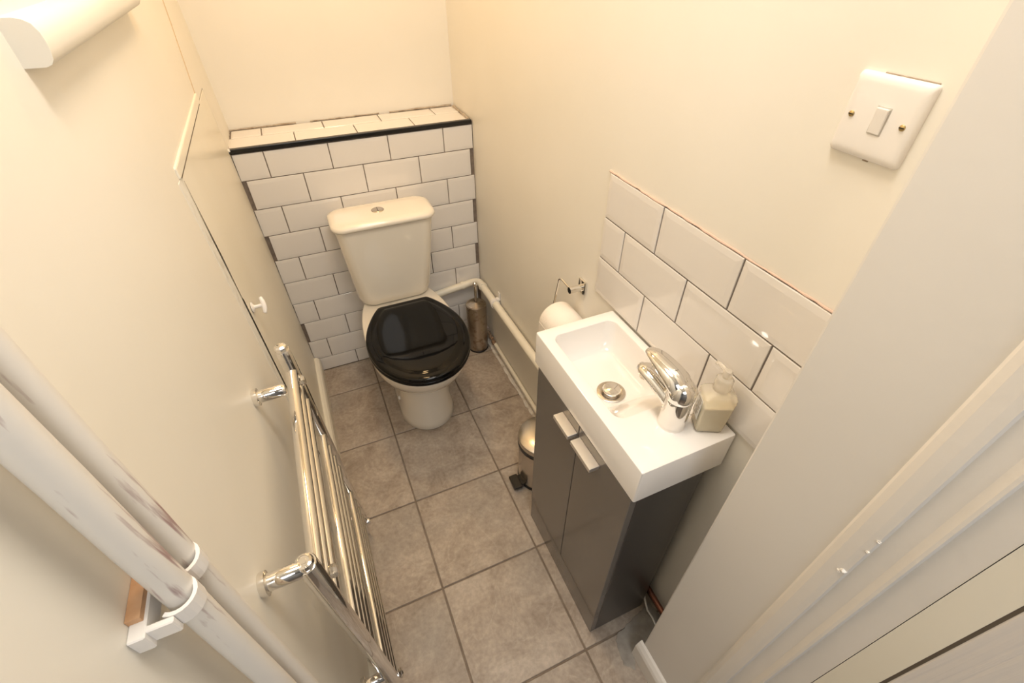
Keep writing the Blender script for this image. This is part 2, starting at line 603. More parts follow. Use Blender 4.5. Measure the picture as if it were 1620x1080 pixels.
# rest of the front of the room and the hall, seen only in reflections
structure(obj('wall_front', box((0.0, -2.6, 0), (0.08, -1.52, H)), M['hall']))
structure(obj('wall_hall_left', box((-1.90, -3.3, 0), (-1.80, -2.0, H)), M['hall']))
structure(obj('wall_hall_near', box((-1.80, -2.0, 0), (-0.86, -1.90, H)), M['hall']))
structure(obj('wall_hall_far', box((-1.90, -3.4, 0), (0.9, -3.3, H)), M['hall']))
structure(obj('wall_hall_right', box((0.8, -3.3, 0), (0.9, -2.6, H)), M['hall']))
structure(obj('wall_hall_side', box((0.08, -2.6, 0), (0.9, -2.52, H)), M['hall']))

# skirtings
bm = bmesh.new()
prof = [(-0.12, 0.0), (-0.1365, 0.0), (-0.1365, 0.062), (-0.133, 0.072), (-0.126, 0.082), (-0.12, 0.086)]
loft(bm, [[Vector((x, -1.503, z)) for x, z in prof], [Vector((x, -1.654, z)) for x, z in prof]])
structure(obj('baseboard_right', bm, M['paint_grey']))
bm = bmesh.new()
prof = [(WX(0) - .002, 0.0), (-0.777, 0.0), (-0.777, 0.072), (-0.782, 0.084), (-0.790, 0.09), (WX(.09) - .002, 0.09)]
loft(bm, [[Vector((x, -0.012, z)) for x, z in prof], [Vector((x, -1.45, z)) for x, z in prof]])
structure(obj('baseboard_left', bm, M['paint_cream']))

# ------------------------------------------------------------------ cupboard hatch in the left wall
TILT = -math.atan(LK)
hatch = structure(D.objects.new('door_2', None))
COL.objects.link(hatch)
hatch.location = (WX(0), (HY0 + HY1) / 2, 0)
hatch.rotation_euler = (0, TILT, 0)
hatch['label'] = 'cream painted flush cupboard hatch in the left wall beside the tiled ledge'

hw_ = (HY1 - HY0) / 2
bm = bmesh.new()
# the panel stands very slightly proud and its top edge runs level
add_box(bm, (-0.020, -hw_ + .0055, HZ0 + .003), (0.0, hw_ - .003, HZ1 - .004), .001, 1)
obj('panel', bm, M['paint_cream'], hatch)
bm = bmesh.new()
add_box(bm, (-.004, -hw_ - .022, HZ1 + .000), (0.004, hw_ - .17, HZ1 + .022), .003, 2)
obj('top_bead', bm, M['paint_cream'], hatch)
bm = bmesh.new()
add_box(bm, (-.004, -hw_ - .042, HZ0), (0.0008, -hw_ - .001, HZ1), .001, 2)
obj('side_bead', bm, mat('old_white_paint', (.80, .79, .74), .5, col2=(.66, .64, .58), scale=35, lo=.5, hi=.7), hatch)
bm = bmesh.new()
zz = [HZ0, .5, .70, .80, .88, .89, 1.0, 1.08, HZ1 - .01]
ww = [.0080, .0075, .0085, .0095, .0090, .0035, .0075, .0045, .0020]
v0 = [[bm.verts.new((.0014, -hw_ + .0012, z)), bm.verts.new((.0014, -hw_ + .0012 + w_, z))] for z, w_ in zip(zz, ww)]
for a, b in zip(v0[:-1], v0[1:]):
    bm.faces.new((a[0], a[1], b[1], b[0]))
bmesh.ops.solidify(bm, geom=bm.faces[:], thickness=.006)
obj('joint_shade', bm, M['dark_gap'], hatch)  # solid dark strip, painted shade of the gap beside the panel
obj('joint_shade', box((-.004, -hw_ + .004, HZ1 - .0055), (.0006, hw_ - .172, HZ1 - .0038)), M['gap_brown'], hatch)  # thin brown strip, shade line coloured in under the top bead
# turn button: base disc, neck and curved grip
kn = bmesh.new()
kc = (0.0015, -0.675 - (HY0 + HY1) / 2, 0.830)
add_lathe(kn, [(0.0, 0), (.013, 0), (.013, .002), (.008, .004), (0.0045, .006), (.0045, .020), (.005, .022), (0, .023)], kc, 18, 'X')
kb = obj('turn_button', kn, M['white_plastic'], hatch, True, auto=40)
gb = bmesh.new()
arc = [Vector((kc[0] + .023 + .003 * math.cos(a * 1.3), kc[1] + 0.012 * math.sin(a), kc[2] + .016 * math.sin(a))) for a in [(-1.4 + 2.8 * i / 10) for i in range(11)]]
add_tube(gb, arc, [.003, .0045, .005, .0055, .006, .006, .006, .0055, .005, .0045, .003], 10)
obj('grip', gb, M['white_plastic'], kb, True)

# ------------------------------------------------------------------ white shelf ledge at top left
shelf = thing('wall_shelf', 'narrow white rounded-front ledge on the left wall at the top left corner', 'shelf', (WX(1.42), -0.8125, 1.405))
bm = bmesh.new()
pr_ = [(-.010, 0.0), (.018, 0.000), (.0235, .002), (.0265, .006), (.0280, .013), (.0282, .020), (.0275, .028), (.0245, .035), (.019, .0385), (.012, .040), (-.010, .040)]
sec = lambda y: [Vector((x, y, z)) for x, z in pr_]
loft(bm, [sec(-.2825), sec(-.281), sec(.2825)])
obj('ledge_board', bm, M['paint'], shelf, True, auto=35)

# ------------------------------------------------------------------ light switch
sw = thing('light_switch', 'white square single rocker light switch with brass screws on the right wall', 'switch', (0, -1.3995, 1.3455))
bm = bmesh.new()
loft(bm, [[Vector((-z, p.x, p.y)) for p in rrect(0, 0, h, h, r, 0)] for z, h, r in ((0, .043, .004), (.003, .043, .004), (.0065, .0415, .005), (.0082, .0385, .006), (.009, .034, .006))])
obj('face_plate', bm, M['white_plastic'], sw, True, auto=50)
bm = bmesh.new()
vs = add_box(bm, (-.0106, -.0105, -.0135), (-.0085, .0035, .0135), 0.001, 2)
for v in bm.verts:
    if v.co.z > 0.010 and v.co.x < -.0095:
        v.co.x -= .0022
obj('rocker', bm, M['white_plastic'], sw)
bm = box((-.0093, -.0117, -.0147), (-.0085, .0047, .0147), .0003, 1)
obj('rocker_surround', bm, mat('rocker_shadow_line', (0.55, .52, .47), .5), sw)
for s in (-1, 1):
    bm = lathe([(0.0033, 0), (.0033, -.0012), (.0024, -.002), (0, -.0022)], (-.0085, s * .0301, 0), 14, 'X')
    so = obj('screw', bm, M['brass'], sw, True, auto=40)
    obj('screw_slot', box((-.0112, s * .0301 - .0026, -.0005), (-.0100, s * .0301 + .0026, .0005)), M['dark_gap'], so)
bm = bmesh.new()
add_box(bm, (-.0015, -.040, .0425), (.0, .018, .0442), .0004, 1)
obj('wall_chase', bm, M['rough_grout'], sw)
obj('wall_chase', box((-.0015, -.008, -.0452), (.0, -.001, -.0425), .0004, 1), M['rough_grout'], sw)

# ------------------------------------------------------------------ toilet
TX = -0.405
toilet = thing('toilet', 'cream close-coupled toilet with closed black lid below the white-tiled ledge', 'toilet', (TX, -0.30, 0))


def T(ring):
    return [Vector((p.x - TX, p.y + 0.30, p.z)) for p in ring]


bm = bmesh.new()
S = [  # z, yf, ym, yb, hw, bw
    (0.000, -0.530, -0.40, -0.09, 0.108, 0.095), (0.004, -0.533, -0.40, -0.09, 0.111, 0.097),
    (0.030, -0.527, -0.40, -0.09, 0.106, 0.092), (0.080, -0.517, -0.39, -0.09, 0.100, 0.085),
    (0.140, -0.507, -0.39, -0.08, 0.097, 0.080), (0.190, -0.503, -0.39, -0.07, 0.098, 0.080),
    (0.225, -0.515, -0.40, -0.06, 0.108, 0.085), (0.255, -0.545, -0.41, -0.05, 0.126, 0.095),
    (0.285, -0.590, -0.42, -0.04, 0.146, 0.105), (0.320, -0.635, -0.43, -0.03, 0.162, 0.115),
    (0.355, -0.660, -0.435, -0.03, 0.170, 0.120), (0.385, -0.672, -0.44, -0.03, 0.174, 0.122),
    (0.398, -0.672, -0.44, -0.03, 0.174, 0.122), (0.4035, -0.666, -0.44, -0.034, 0.169, 0.118)]
loft(bm, [T(egg(TX, yf, ym, yb, hw, bw, z)) for z, yf, ym, yb, hw, bw in S])
obj('pan', bm, M['ceramic'], toilet, True, auto=60)
for s in (-1, 1):
    sg = 1 if s > 0 else -1
    obj('bolt_cap', lathe([(.0085, 0), (.0085, sg * .004), (.006, sg * .0075), (0, sg * .008)], (s * .099, -0.075, 0.070), 14, 'X'), M['white_plastic'], toilet, True)

# cistern, tapering down with rounded lower corners
bm = bmesh.new()
C = [  # z, hx, y front, y back, r, cx shift
    (0.398, 0.110, -0.155, -0.05, 0.035, -.006), (0.403, 0.128, -0.168, -0.045, 0.045, -.006), (0.414, 0.138, -0.178, -0.04, 0.05, -.006),
    (0.440, 0.144, -0.183, -0.035, 0.05, -.006), (0.50, 0.150, -0.186, -0.03, 0.045, -.004), (0.60, 0.160, -0.191, -0.02, 0.04, -.002),
    (0.70, 0.169, -0.196, -0.014, 0.035, 0), (0.738, 0.173, -0.198, -0.013, 0.035, 0)]
loft(bm, [[Vector((p.x + dx, p.y - (.012 * (1 - (p.x / hx) ** 2) if p.y < (yf + yb) / 2 else 0) + .30, p.z)) for p in rrect(0, (yf + yb) / 2, hx, (yb - yf) / 2, r, z, 8)]
          for z, hx, yf, yb, r, dx in C])
obj('cistern', bm, M['ceramic'], toilet, True, auto=60)
bm = bmesh.new()
Ls = [(0.7385, 0.173, -0.198, -0.045, .036), (0.7390, 0.181, -0.206, -0.042, .040), (0.743, 0.1830, -0.209, -0.041, .042),
      (0.750, 0.1830, -0.209, -0.041, .042), (0.757, 0.1805, -0.206, -0.043, .045), (0.7615, 0.170, -0.198, -0.050, .045), (0.7635, 0.155, -0.183, -0.062, .04), (0.7643, 0.10, -.14, -.09, .03)]
loft(bm, [[Vector((p.x, p.y - (.014 * (1 - (p.x / hx) ** 2) if p.y < (yf + yb) / 2 else 0) + .30, p.z)) for p in rrect(0, (yf + yb) / 2, hx, (yb - yf) / 2, r, z, 8)]
          for z, hx, yf, yb, r in Ls])
obj('cistern_lid', bm, M['ceramic'], toilet, True, auto=60)
bt = obj('flush_button', lathe([(.0225, 0), (.0225, .002), (.020, .004), (.019, .0035), (.006, .0025), (0, .0025)], (-.010, .30 - .124, .7635), 30), M['steel'], toilet, True, auto=30)
obj('button_split', box((-.0104, .30 - .143, .7660), (-.0094, .30 - .105, .7670)), M['dark_gap'], bt)
# seat and lid
bm = bmesh.new()
sc = lambda z, i: T(seat_outline(TX + .0015, -0.688, -0.455, -0.236, 0.1785, 0.098, z, i))
loft(bm, [sc(.4055, .006), sc(.408, .001), sc(.413, 0), sc(.418, .001), sc(.4200, .004)])
obj('seat', bm, M['black_gloss'], toilet, True, auto=50)
bm = bmesh.new()
loft(bm, [sc(.4208, .005), sc(.4225, .0015), sc(.428, .0005), sc(.433, .002), sc(.436, .006), sc(.4375, .012), sc(.4382, .022),
          sc(.4384, .028), sc(.4405, .032), sc(.4422, .038), sc(.4432, .050), sc(.4438, .070), sc(.4440, .09)])
obj('lid', bm, M['black_gloss'], toilet, True, auto=50)
for s in (-1, 1):
    obj('hinge', lathe([(.0, -.014), (.008, -.013), (.008, .013), (0, .014)], (s * .075, .300 - .232, .420), 14, 'X'), M['chrome'], toilet, True, auto=50)
# pan connector at the back
obj('pan_connector', tube([(.02, .17, .19), (.02, .295, .19)], .05, 20), M['white_plastic'], toilet, True, auto=50)

# ------------------------------------------------------------------ waste pipe round the corner
wp = thing('waste_pipe', 'white plastic waste pipe running along the right wall behind the basin', 'pipe', (-0.022, -0.5, 0.33))
P0 = Vector((-0.022, -0.5, 0.33))
path = [Vector((-0.27, -0.0235, 0.270)), Vector((-0.10, -0.0235, 0.291))] + bend((-0.075, -0.0235, 0.294), (-0.022, -0.026, 0.306), (-0.0225, -0.07, 0.312), 7) + [
    Vector((-0.0225, -0.3, 0.316)), Vector((-0.0225, -0.7, 0.326)), Vector((-0.0225, -1.0, 0.333))]
obj('pipe_run', tube([p - P0 for p in path], 0.0165, 18), M['paint_cream'], wp, True, auto=50)
for (a, b) in ((path[1], path[1] + Vector((.012, 0, .0016))), (Vector((-.0225, -.095, .3125)), Vector((-.0225, -.105, .3127)))):
    obj('socket_collar', tube([a - P0, b - P0], .0195, 18), M['paint_cream'], wp, True, auto=50)
bm = bmesh.new()
add_tube(bm, [Vector((-.0225, -.230, .3146)) - P0, Vector((-.0225, -.250, .315)) - P0], .0205, 18)
add_box(bm, Vector((-.018, -.250, .329)) - P0, Vector((-.0005, -.230, .338)) - P0, .001, 1)
add_box(bm, Vector((-.005, -.249, .335)) - P0, Vector((-.0005, -.231, .366)) - P0, .001, 1)
obj('pipe_clip', bm, M['white_plastic'], wp)

lp = thing('heating_pipe', 'thin white-painted pipe low on the right wall above the floor', 'pipe', (-0.010, -0.6, 0.03))
q0 = Vector((-0.010, -0.6, 0.03))
obj('pipe_run', tube([Vector((-.010, -.20, .045)) - q0, Vector((-.010, -.6, .040)) - q0, Vector((-.010, -1.0, .036)) - q0], .0085, 12), M['paint_cream'], lp, True, auto=50)
bm = bmesh.new()
for i in range(7):
    y = -.11 - .013 * i
    bmesh.ops.create_icosphere(bm, subdivisions=1, radius=random.uniform(.007, .012), matrix=Matrix.Translation(Vector((-.010 + random.uniform(-.003, .003), y, .05 + random.uniform(-.012, .01))) - q0))
obj('rusty_joint', bm, M['rust'], lp)
obj('pipe_cap', tube([Vector((-.006, -.095, .07)) - q0, Vector((-.026, -.100, .07)) - q0], .008, 12), mat('pinkish_cap', (.62, .50, .46), .5), lp, True, auto=50)
# crumbling filler strip between floor tiles and wall
bm = bmesh.new()
k = 46
pr2 = []
for i in range(k + 1):
    y = -0.08 - 0.90 * i / k
    j = random.uniform(-.003, .003)
    pr2.append([Vector((0.0, y, 0.0)), Vector((-.024 + j, y, 0.0)), Vector((-.025 + j, y, .004 + random.uniform(0, .003))), Vector((-.021 + j, y, .008 + random.uniform(-.002, .002))),
                Vector((-.012, y, .006 + random.uniform(-.002, .002))), Vector((0, y, .016 + random.uniform(-.003, .003)))])
loft(bm, pr2)
fs = tag(obj('filler_strip', bm, M['filler']), 'crumbling white filler strip along the floor at the right wall', 'filler')

# ------------------------------------------------------------------ toilet brush
tb = thing('toilet_brush', 'spotted steel toilet brush holder with ball-ended handle in the far right corner', 'toilet brush', (-0.072, -0.132, 0))
obj('holder', lathe([(.0455, 0), (.0465, .002), (.0465, .252), (.0455, .255), (.040, .255), (.040, .253)], (0, 0, 0), 36), M['steel_spotted'], tb, True, auto=40)
obj('holder_lid', lathe([(.0400, .252), (.0402, .256), (.030, .259), (.012, .261), (.0085, .263), (0.0, .264)], (0, 0, 0), 32), M['steel_spotted'], tb, True, auto=40)
hd = obj('handle', lathe([(.0058, .260), (.0058, .350), (.0045, .353), (0, .353)], (0, 0, 0), 16), M['steel'], tb, True, auto=40)
obj('ball_end', lathe([(0.0, .350)] + [(.0105 * math.sin(a), .361 - .0105 * math.cos(a)) for a in [math.pi * i / 10 for i in range(1, 10)]] + [(0, .3716)], (0, 0, 0), 18), M['chrome'], hd, True)
obj('base_ring', lathe([(.048, 0), (.048, .006), (.0465, .0075)], (0, 0, 0), 30), M['black_plastic'], tb, True, auto=40)

# ------------------------------------------------------------------ pedal bin
pb = thing('pedal_bin', 'small steel pedal bin on the floor behind the grey cabinet', 'bin', (-0.112, -0.885, 0))
obj('base', lathe([(.080, 0), (.0835, .003), (.0835, .012), (.082, .014)], (0, 0, 0), 40), M['black_plastic'], pb, True, auto=40)
obj('body', lathe([(.081, .010), (.0815, .012), (.0815, .190), (.080, .192), (0, .192)], (0, 0, 0), 44), M['steel'], pb, True, auto=40)
obj('rim_band', lathe([(.080, .188), (.0850, .190), (.0850, .204), (.082, .206), (0, .206)], (0, 0, 0), 44), M['black_plastic'], pb, True, auto=40)
obj('lid', lathe([(.0835, .206), (.0845, .208), (.0845, .222), (.0825, .2265), (.078, .229), (.060, .236), (.040, .2405), (.02, .2425), (0, .243)], (0, 0, 0), 44), M['chrome_dull'], pb, True, auto=30)
bm = bmesh.new()
add_box(bm, (-.119, -.036, .010), (-.088, .020, .023), .003, 2)
add_box(bm, (-.092, -.030, .012), (-.070, .014, .021), .002, 1)
obj('pedal', bm, M['black_plastic'], pb)

# ------------------------------------------------------------------ toilet roll and its holder
th = thing('toilet_roll_holder', 'chrome toilet roll holder on the right wall above the basin corner', 'holder', (0, -0.853, 0.780))
obj('wall_plate', box((-.007, -.0165, -.021), (0, .0165, .021), .002, 2), M['chrome'], th)
bm = tube([(-.006, 0, -.003), (-.044, 0, -.003)], .0095, 18)
obj('post', bm, M['chrome'], th, True, auto=50)
pts = [Vector((-.040, 0, 0)), Vector((-.0405, .03, .002))] + bend((-.041, .046, .003), (-.041, .062, .004), (-.042, .062, -.012), 5) + \
      [Vector((-.052, .062, -.08))] + bend((-.055, .062, -.098), (-.0565, .062, -.108), (-.0565, .050, -.108), 5) + [Vector((-.0565, -.064, -.108))]
obj('arm', tube(pts, .0032, 10), M['chrome'], th, True, auto=60)
rl = thing('toilet_roll', 'white toilet paper roll hanging behind the basin', 'toilet roll', (-0.0565, -0.862, 0.662))
bm = bmesh.new()
n = 40
rings = []
for (r, yy) in ((.021, -.049), (.0530, -.049), (.0545, -.047), (.0545, .047), (.0530, .049), (.021, .049), (.021, -.049)):
    rings.append(circle((0, yy, 0), r, n, Vector((1, 0, 0)), Vector((0, 0, 1))))
loft(bm, rings, False, False)
bmesh.ops.remove_doubles(bm, verts=bm.verts, dist=1e-5)
obj('paper', bm, M['paper'], rl, True, auto=40)
bm = bmesh.new()
loft(bm, [circle((0, yy, 0), r, n, Vector((1, 0, 0)), Vector((0, 0, 1))) for r, yy in ((.0208, -.0492), (.0208, .0492), (.0196, .0492), (.0196, -.0492), (.0208, -.0492))], False, False)
obj('card_tube', bm, M['card'], rl, True, auto=40)
bm = bmesh.new()
add_box(bm, (-.0553, -.047, -.075), (-.0545, .047, .002))
obj('loose_sheet', bm, M['paper'], rl)

# ------------------------------------------------------------------ vanity cabinet
CY0, CY1 = -1.412, -1.022
cab = thing('vanity_cabinet', 'tall grey gloss vanity cabinet with two doors under the white basin', 'cabinet', (-0.11, (CY0 + CY1) / 2, 0))
co = Vector(cab.location)


def cb(name, lo, hi, m, parent=cab, bev=.001):
    return obj(name, box(Vector(lo) - co, Vector(hi) - co, bev, 1), m, parent)


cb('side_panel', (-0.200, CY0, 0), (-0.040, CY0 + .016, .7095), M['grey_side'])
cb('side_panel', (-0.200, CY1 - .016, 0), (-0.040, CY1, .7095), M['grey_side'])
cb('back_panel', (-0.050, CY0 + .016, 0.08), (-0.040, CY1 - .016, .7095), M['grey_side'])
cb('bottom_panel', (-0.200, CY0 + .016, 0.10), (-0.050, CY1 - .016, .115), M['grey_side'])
cb('plinth', (-0.2165, CY0, 0), (-0.200, CY1, .103), M['grey_cab'])
ym = -1.2215
for (a, b, hy0, hy1) in ((ym + .0012, CY1, ym + .004, -1.150), (CY0, ym - .0012, -1.309, -1.2285)):
    d = cb('door', (-0.2172, a, .1055), (-0.2010, b, .7080), M['grey_cab'])
    h = bmesh.new()
    add_box(h, Vector((-0.2415, hy0, .668)) - co, Vector((-0.2172, hy1, .6795)) - co, .0008, 1)
    obj('handle', h, M['satin'], d)

# ------------------------------------------------------------------ basin
BX0, BX1, BY0, BY1, BZ0, BZ1 = -0.2175, -0.0062, -1.4185, -1.0015, 0.7105, 0.803
bs = thing('wash_basin', 'white slab wash basin on top of the grey cabinet', 'basin', (-0.11, -1.21, BZ0))
bo = Vector(bs.location)
bcx, bcy, bhx, bhy = (BX0 + BX1) / 2, (BY0 + BY1) / 2, (BX1 - BX0) / 2, (BY1 - BY0) / 2


def br(x0, x1, y0, y1, r, z):
    return [p - bo for p in rrect((x0 + x1) / 2, (y0 + y1) / 2, (x1 - x0) / 2, (y1 - y0) / 2, r, z, 8)]


ox0, ox1, oy0, oy1 = -0.190, -0.026, -1.300, -1.031
ix0, ix1, iy0, iy1 = -0.165, -0.050, -1.222, -1.064
rings = [br(BX0, BX1, BY0, BY1, .004, BZ0), br(BX0, BX1, BY0, BY1, .004, BZ1 - .003), br(BX0 + .0008, BX1 - .0008, BY0 + .0008, BY1 - .0008, .004, BZ1 - .0010),
         br(BX0 + .003, BX1 - .003, BY0 + .003, BY1 - .003, .004, BZ1)]
rings += [br(ox0 - .003, ox1 + .003, oy0 - .005, oy1 + .003, .024, BZ1), br(ox0 - .001, ox1 + .001, oy0 - .002, oy1 + .001, .023, BZ1 - .0006), br(ox0, ox1, oy0, oy1, .022, BZ1 - .002)]
for t in (.1, .25, .4, .55, .7, .82, .9, .96, 1.0):
    # walls drop straight then round into the flat bottom
    zz = BZ1 - .002 - (.0660) * math.sin(t * math.pi / 2) ** 1.0
    s = t ** 1.5
    ny = oy0 + (iy0 - oy0) * math.sin(t * math.pi / 2) ** .8
    rings.append(br(ox0 + (ix0 - ox0) * s, ox1 + (ix1 - ox1) * s, ny, oy1 + (iy1 - oy1) * s, .022 + .006 * t, zz))
rings.append(br(ix0 + .03, ix1 - .03, iy0 + .03, iy1 - .06, .01, BZ1 - .0685))
bm = bmesh.new()
loft(bm, rings)
obj('bowl', bm, M['basin'], bs, True, auto=28)
dr = obj('waste_ring', lathe([(.0315, 0), (.0320, .0015), (.029, .0028), (.022, .0015), (.020, .001), (.0, .001)], Vector((-.118, -1.184, .7350)) - bo, 36), M['chrome_dull'], bs, True, auto=40)
obj('plug_button', lathe([(.014, 0), (.0145, .005), (.0195, .006), (.020, .009), (.0185, .0112), (.010, .0125), (0, .013)], Vector((-.118, -1.184, .7360)) - bo, 32), M['chrome'], dr, True, auto=40)

# ------------------------------------------------------------------ mixer tap
tap = thing('mixer_tap', 'chrome single lever mixer tap standing on the basin', 'tap', (-0.100, -1.346, BZ1))
obj('body', lathe([(.0262, 0), (.0264, .002), (.0254, .0045), (.0252, .010), (.0252, .067), (.0246, .070), (0, .070)], (0, 0, 0), 36), M['chrome'], tap, True, auto=40)
dirv = Vector((-0.10, 0.99, 0)).normalized()
side = Vector((dirv.y, -dirv.x, 0))


def blade(path, widths, thick, m, n=20):
    """flattened oval sweep; path list of Vector, widths = half widths across, thick = half heights"""
    b = bmesh.new()
    rings = []
    for i, p in enumerate(path):
        t = (path[min(i + 1, len(path) - 1)] - path[max(i - 1, 0)]).normalized()
        up = side.cross(t).normalized()
        rings.append([p + side * (widths[i] * math.cos(2 * math.pi * k / n)) + up * (thick[i] * math.sin(2 * math.pi * k / n)) for k in range(n)])
    loft(b, rings)
    return b


def pth(pts):
    return [dirv * a + Vector((0, 0, z)) for a, z in pts]


# spout: leaves the body low and reaches over the bowl
dirl, sidel = dirv, side
dirv = Vector((-0.21, 0.978, 0)).normalized()
side = Vector((dirv.y, -dirv.x, 0))
sp = pth([(.000, .046), (.018, .054), (.036, .063), (.055, .071), (.070, .0755), (.084, .077), (.093, .074), (.097, .070)])
obj('spout', blade(sp, [.020, .0205, .0205, .0200, .0195, .0180, .0130, .005], [.016, .015, .0135, .0125, .012, .011, .009, .004], M['chrome']), M['chrome'], tap, True, auto=60)
obj('aerator', lathe([(.009, -.012), (.010, -.010), (.010, 0.004), (0, .004)], dirv * .080 + Vector((0, 0, .069)), 18), M['chrome_dull'], tap, True, auto=40)
dirv, side = dirl, sidel
# lever: dome cap flowing into a long tapered handle
dome = obj('cap', lathe([(.0252, .0712), (.0262, .073), (.0265, .080), (.0262, .088), (.0245, .096), (.0205, .102), (.014, .107), (.007, .109), (0, .1095)], (0, 0, 0), 36), M['chrome'], tap, True, auto=50)
lv = pth([(-.010, .080), (.004, .093), (.018, .101), (.034, .107), (.050, .1115), (.066, .1145), (.080, .1155), (.091, .1140), (.097, .111)])
obj('lever', blade(lv, [.023, .0262, .0262, .0250, .0228, .0200, .0165, .0115, .003], [.014, .018, .018, .015, .012, .0095, .0075, .0055, .002], M['chrome']), M['chrome'], dome, True, auto=60)
obj('pop_up_rod', tube([-dirv * .018 + side * .014 + Vector((0, 0, .026)), -dirv * .019 + side * .036 + Vector((0, 0, .030))], .0013, 8), M['chrome'], tap, True)
obj('rod_knob', lathe([(0, -.003), (.003, -.002), (.003, .002), (0, .003)], -dirv * .018 + side * .012 + Vector((0, 0, .026)), 10), M['chrome_dull'], tap, True)

# ------------------------------------------------------------------ soap dispenser
sd = thing('soap_dispenser', 'clear pump soap bottle half full of amber soap beside the tap', 'soap dispenser', (-0.0445, -1.378, BZ1 + .0003), rot=(0, 0, math.radians(-27)))
RR = lambda hx, hy, r, z: rrect(0, 0, hx, hy, r, z, 5)
bm = bmesh.new()
loft(bm, [RR(.0225, .0165, .005, 0), RR(.0245, .0180, .005, .003), RR(.0255, .0192, .005, .02), RR(.0280, .0210, .005, .075), RR(.0282, .0212, .006, .088), RR(.026, .019, .008, .093),
          RR(.018, .0155, .010, .098), RR(.0150, .0150, .0149, .101), RR(.0148, .0148, .0147, .105)])
obj('bottle', bm, M['clear'], sd, True, auto=35)
bm = bmesh.new()
loft(bm, [RR(.0210, .0150, .004, .002), RR(.0237, .0177, .004, .005), RR(.0243, .0180, .004, .02), RR(.0265, .0195, .004, .066), RR(.0265, .0195, .004, .0665)])
obj('soap', bm, M['liquid'], sd, True, auto=35)
obj('collar', lathe([(.0150, .102), (.0155, .103), (.0150, .124), (.0125, .127), (.006, .128), (.006, .131), (0, .131)], (0, 0, 0), 24), M['clear'], sd, True, auto=40)
bm = bmesh.new()
add_lathe(bm, [(.0045, .128), (.0045, .132), (.0075, .133), (.0080, .141), (.006, .144), (0, .1445)], (0, 0, 0), 18)
add_tube(bm, [(0, .003, .138), (-.006, .018, .140), (-.009, .027, .138), (-.009, .029, .134)], [.0045, .0040, .0034, .0030], 10)
obj('pump_head', bm, M['clear'], sd, True, auto=45)
bm = bmesh.new()
add_box(bm, (-.0287, -.013, .030), (-.0282, .013, .078))
lab = obj('label', bm, mat('clear_label', (.90, .87, .80), .3), sd)
lab.rotation_euler = (0, 0, 0)
bm = bmesh.new()
for k, (w_, z_) in enumerate(((.008, .074), (.009, .068), (.006, .062), (.009, .056), (.007, .050), (.008, .044), (.005, .038))):
    add_box(bm, (-.0292, -w_, z_ - .0011), (-.0286, w_ * (.3 if k % 2 else .9), z_ + .0011))
obj('label_print', bm, M['print'], lab)

# ------------------------------------------------------------------ towel radiator (leans with the wall)
PXR = -0.7375
rad = thing('towel_radiator', 'chrome ladder towel radiator on the left wall', 'radiator', (PXR, -1.103, 0.006), rot=(0.024, TILT, 0))
HYR = 0.2390
ztop = 0.835
for s in (-1, 1):
    bm = bmesh.new()
    # D-section upright with rounded front
    sec = lambda z, k=1.0: [Vector((0.0165 * k * math.cos(a) * (1 if math.cos(a) > 0 else .8), s * HYR + 0.0170 * k * math.sin(a), z)) for a in [2 * math.pi * i / 24 for i in range(24)]]
    loft(bm, [sec(.085, .9), sec(.087), sec(ztop - .002), sec(ztop, .93)])
    up = obj('upright', bm, M['chrome'], rad, True, auto=45)
    obj('bleed_cap', lathe([(.0135, 0), (.0135, .004), (.0115, .008), (.0085, .009), (.008, .0075), (.0045, .0075), (.004, .009), (0, .009)] if s < 0 else
                           [(.013, 0), (.0138, .004), (.0125, .009), (.0085, .0115), (0, .0125)], (0, s * HYR, ztop), 24 if s < 0 else 8), M['chrome'], up, s < 0, auto=35)
for zb in (.775, .728, .681, .545, .498, .451, .404, .268, .221, .174, .127):
    obj('bar', tube([(0.001, -HYR + .008, zb), (0.001, HYR - .008, zb)], .0122 if zb > .77 else .0112, 18), M['chrome'], rad, True, auto=60)
for (yy, zz) in ((.145, .832 - .0), (-HYR + .002, .822), (-HYR + .002, .215), (.145, .215)):
    pass
for (yy, zz, r) in ((.126, .828, .0125), (-HYR - .004, .832, .0125), (-HYR + .000, .215, .0125), (.141, .268, .0125)):
    wxl = WX(0) - PXR     # wall plane in local x
    br_ = obj('bracket', lathe([(.0125, 0), (.0125, -wxl - .006), (.009, -wxl - .001)], (wxl, yy, zz), 24, 'X'), M['chrome'], rad, True, auto=40)
    obj('flange', lathe([(.0165, 0), (.0175, .002), (.0175, .009), (.0125, .011)], (wxl, yy, zz), 24, 'X'), M['chrome'], br_, True, auto=40)
for (yy, zz) in ((HYR - .020, .752), (-HYR + .028, .728), (-HYR + .022, .105)):
    obj('plug_nut', lathe([(.0, .0), (.0105, .001), (.012, .004), (.012, .009), (.008, .012), (.0, .0125)], (.010, yy, zz), 8, 'X'), M['chrome'], rad)
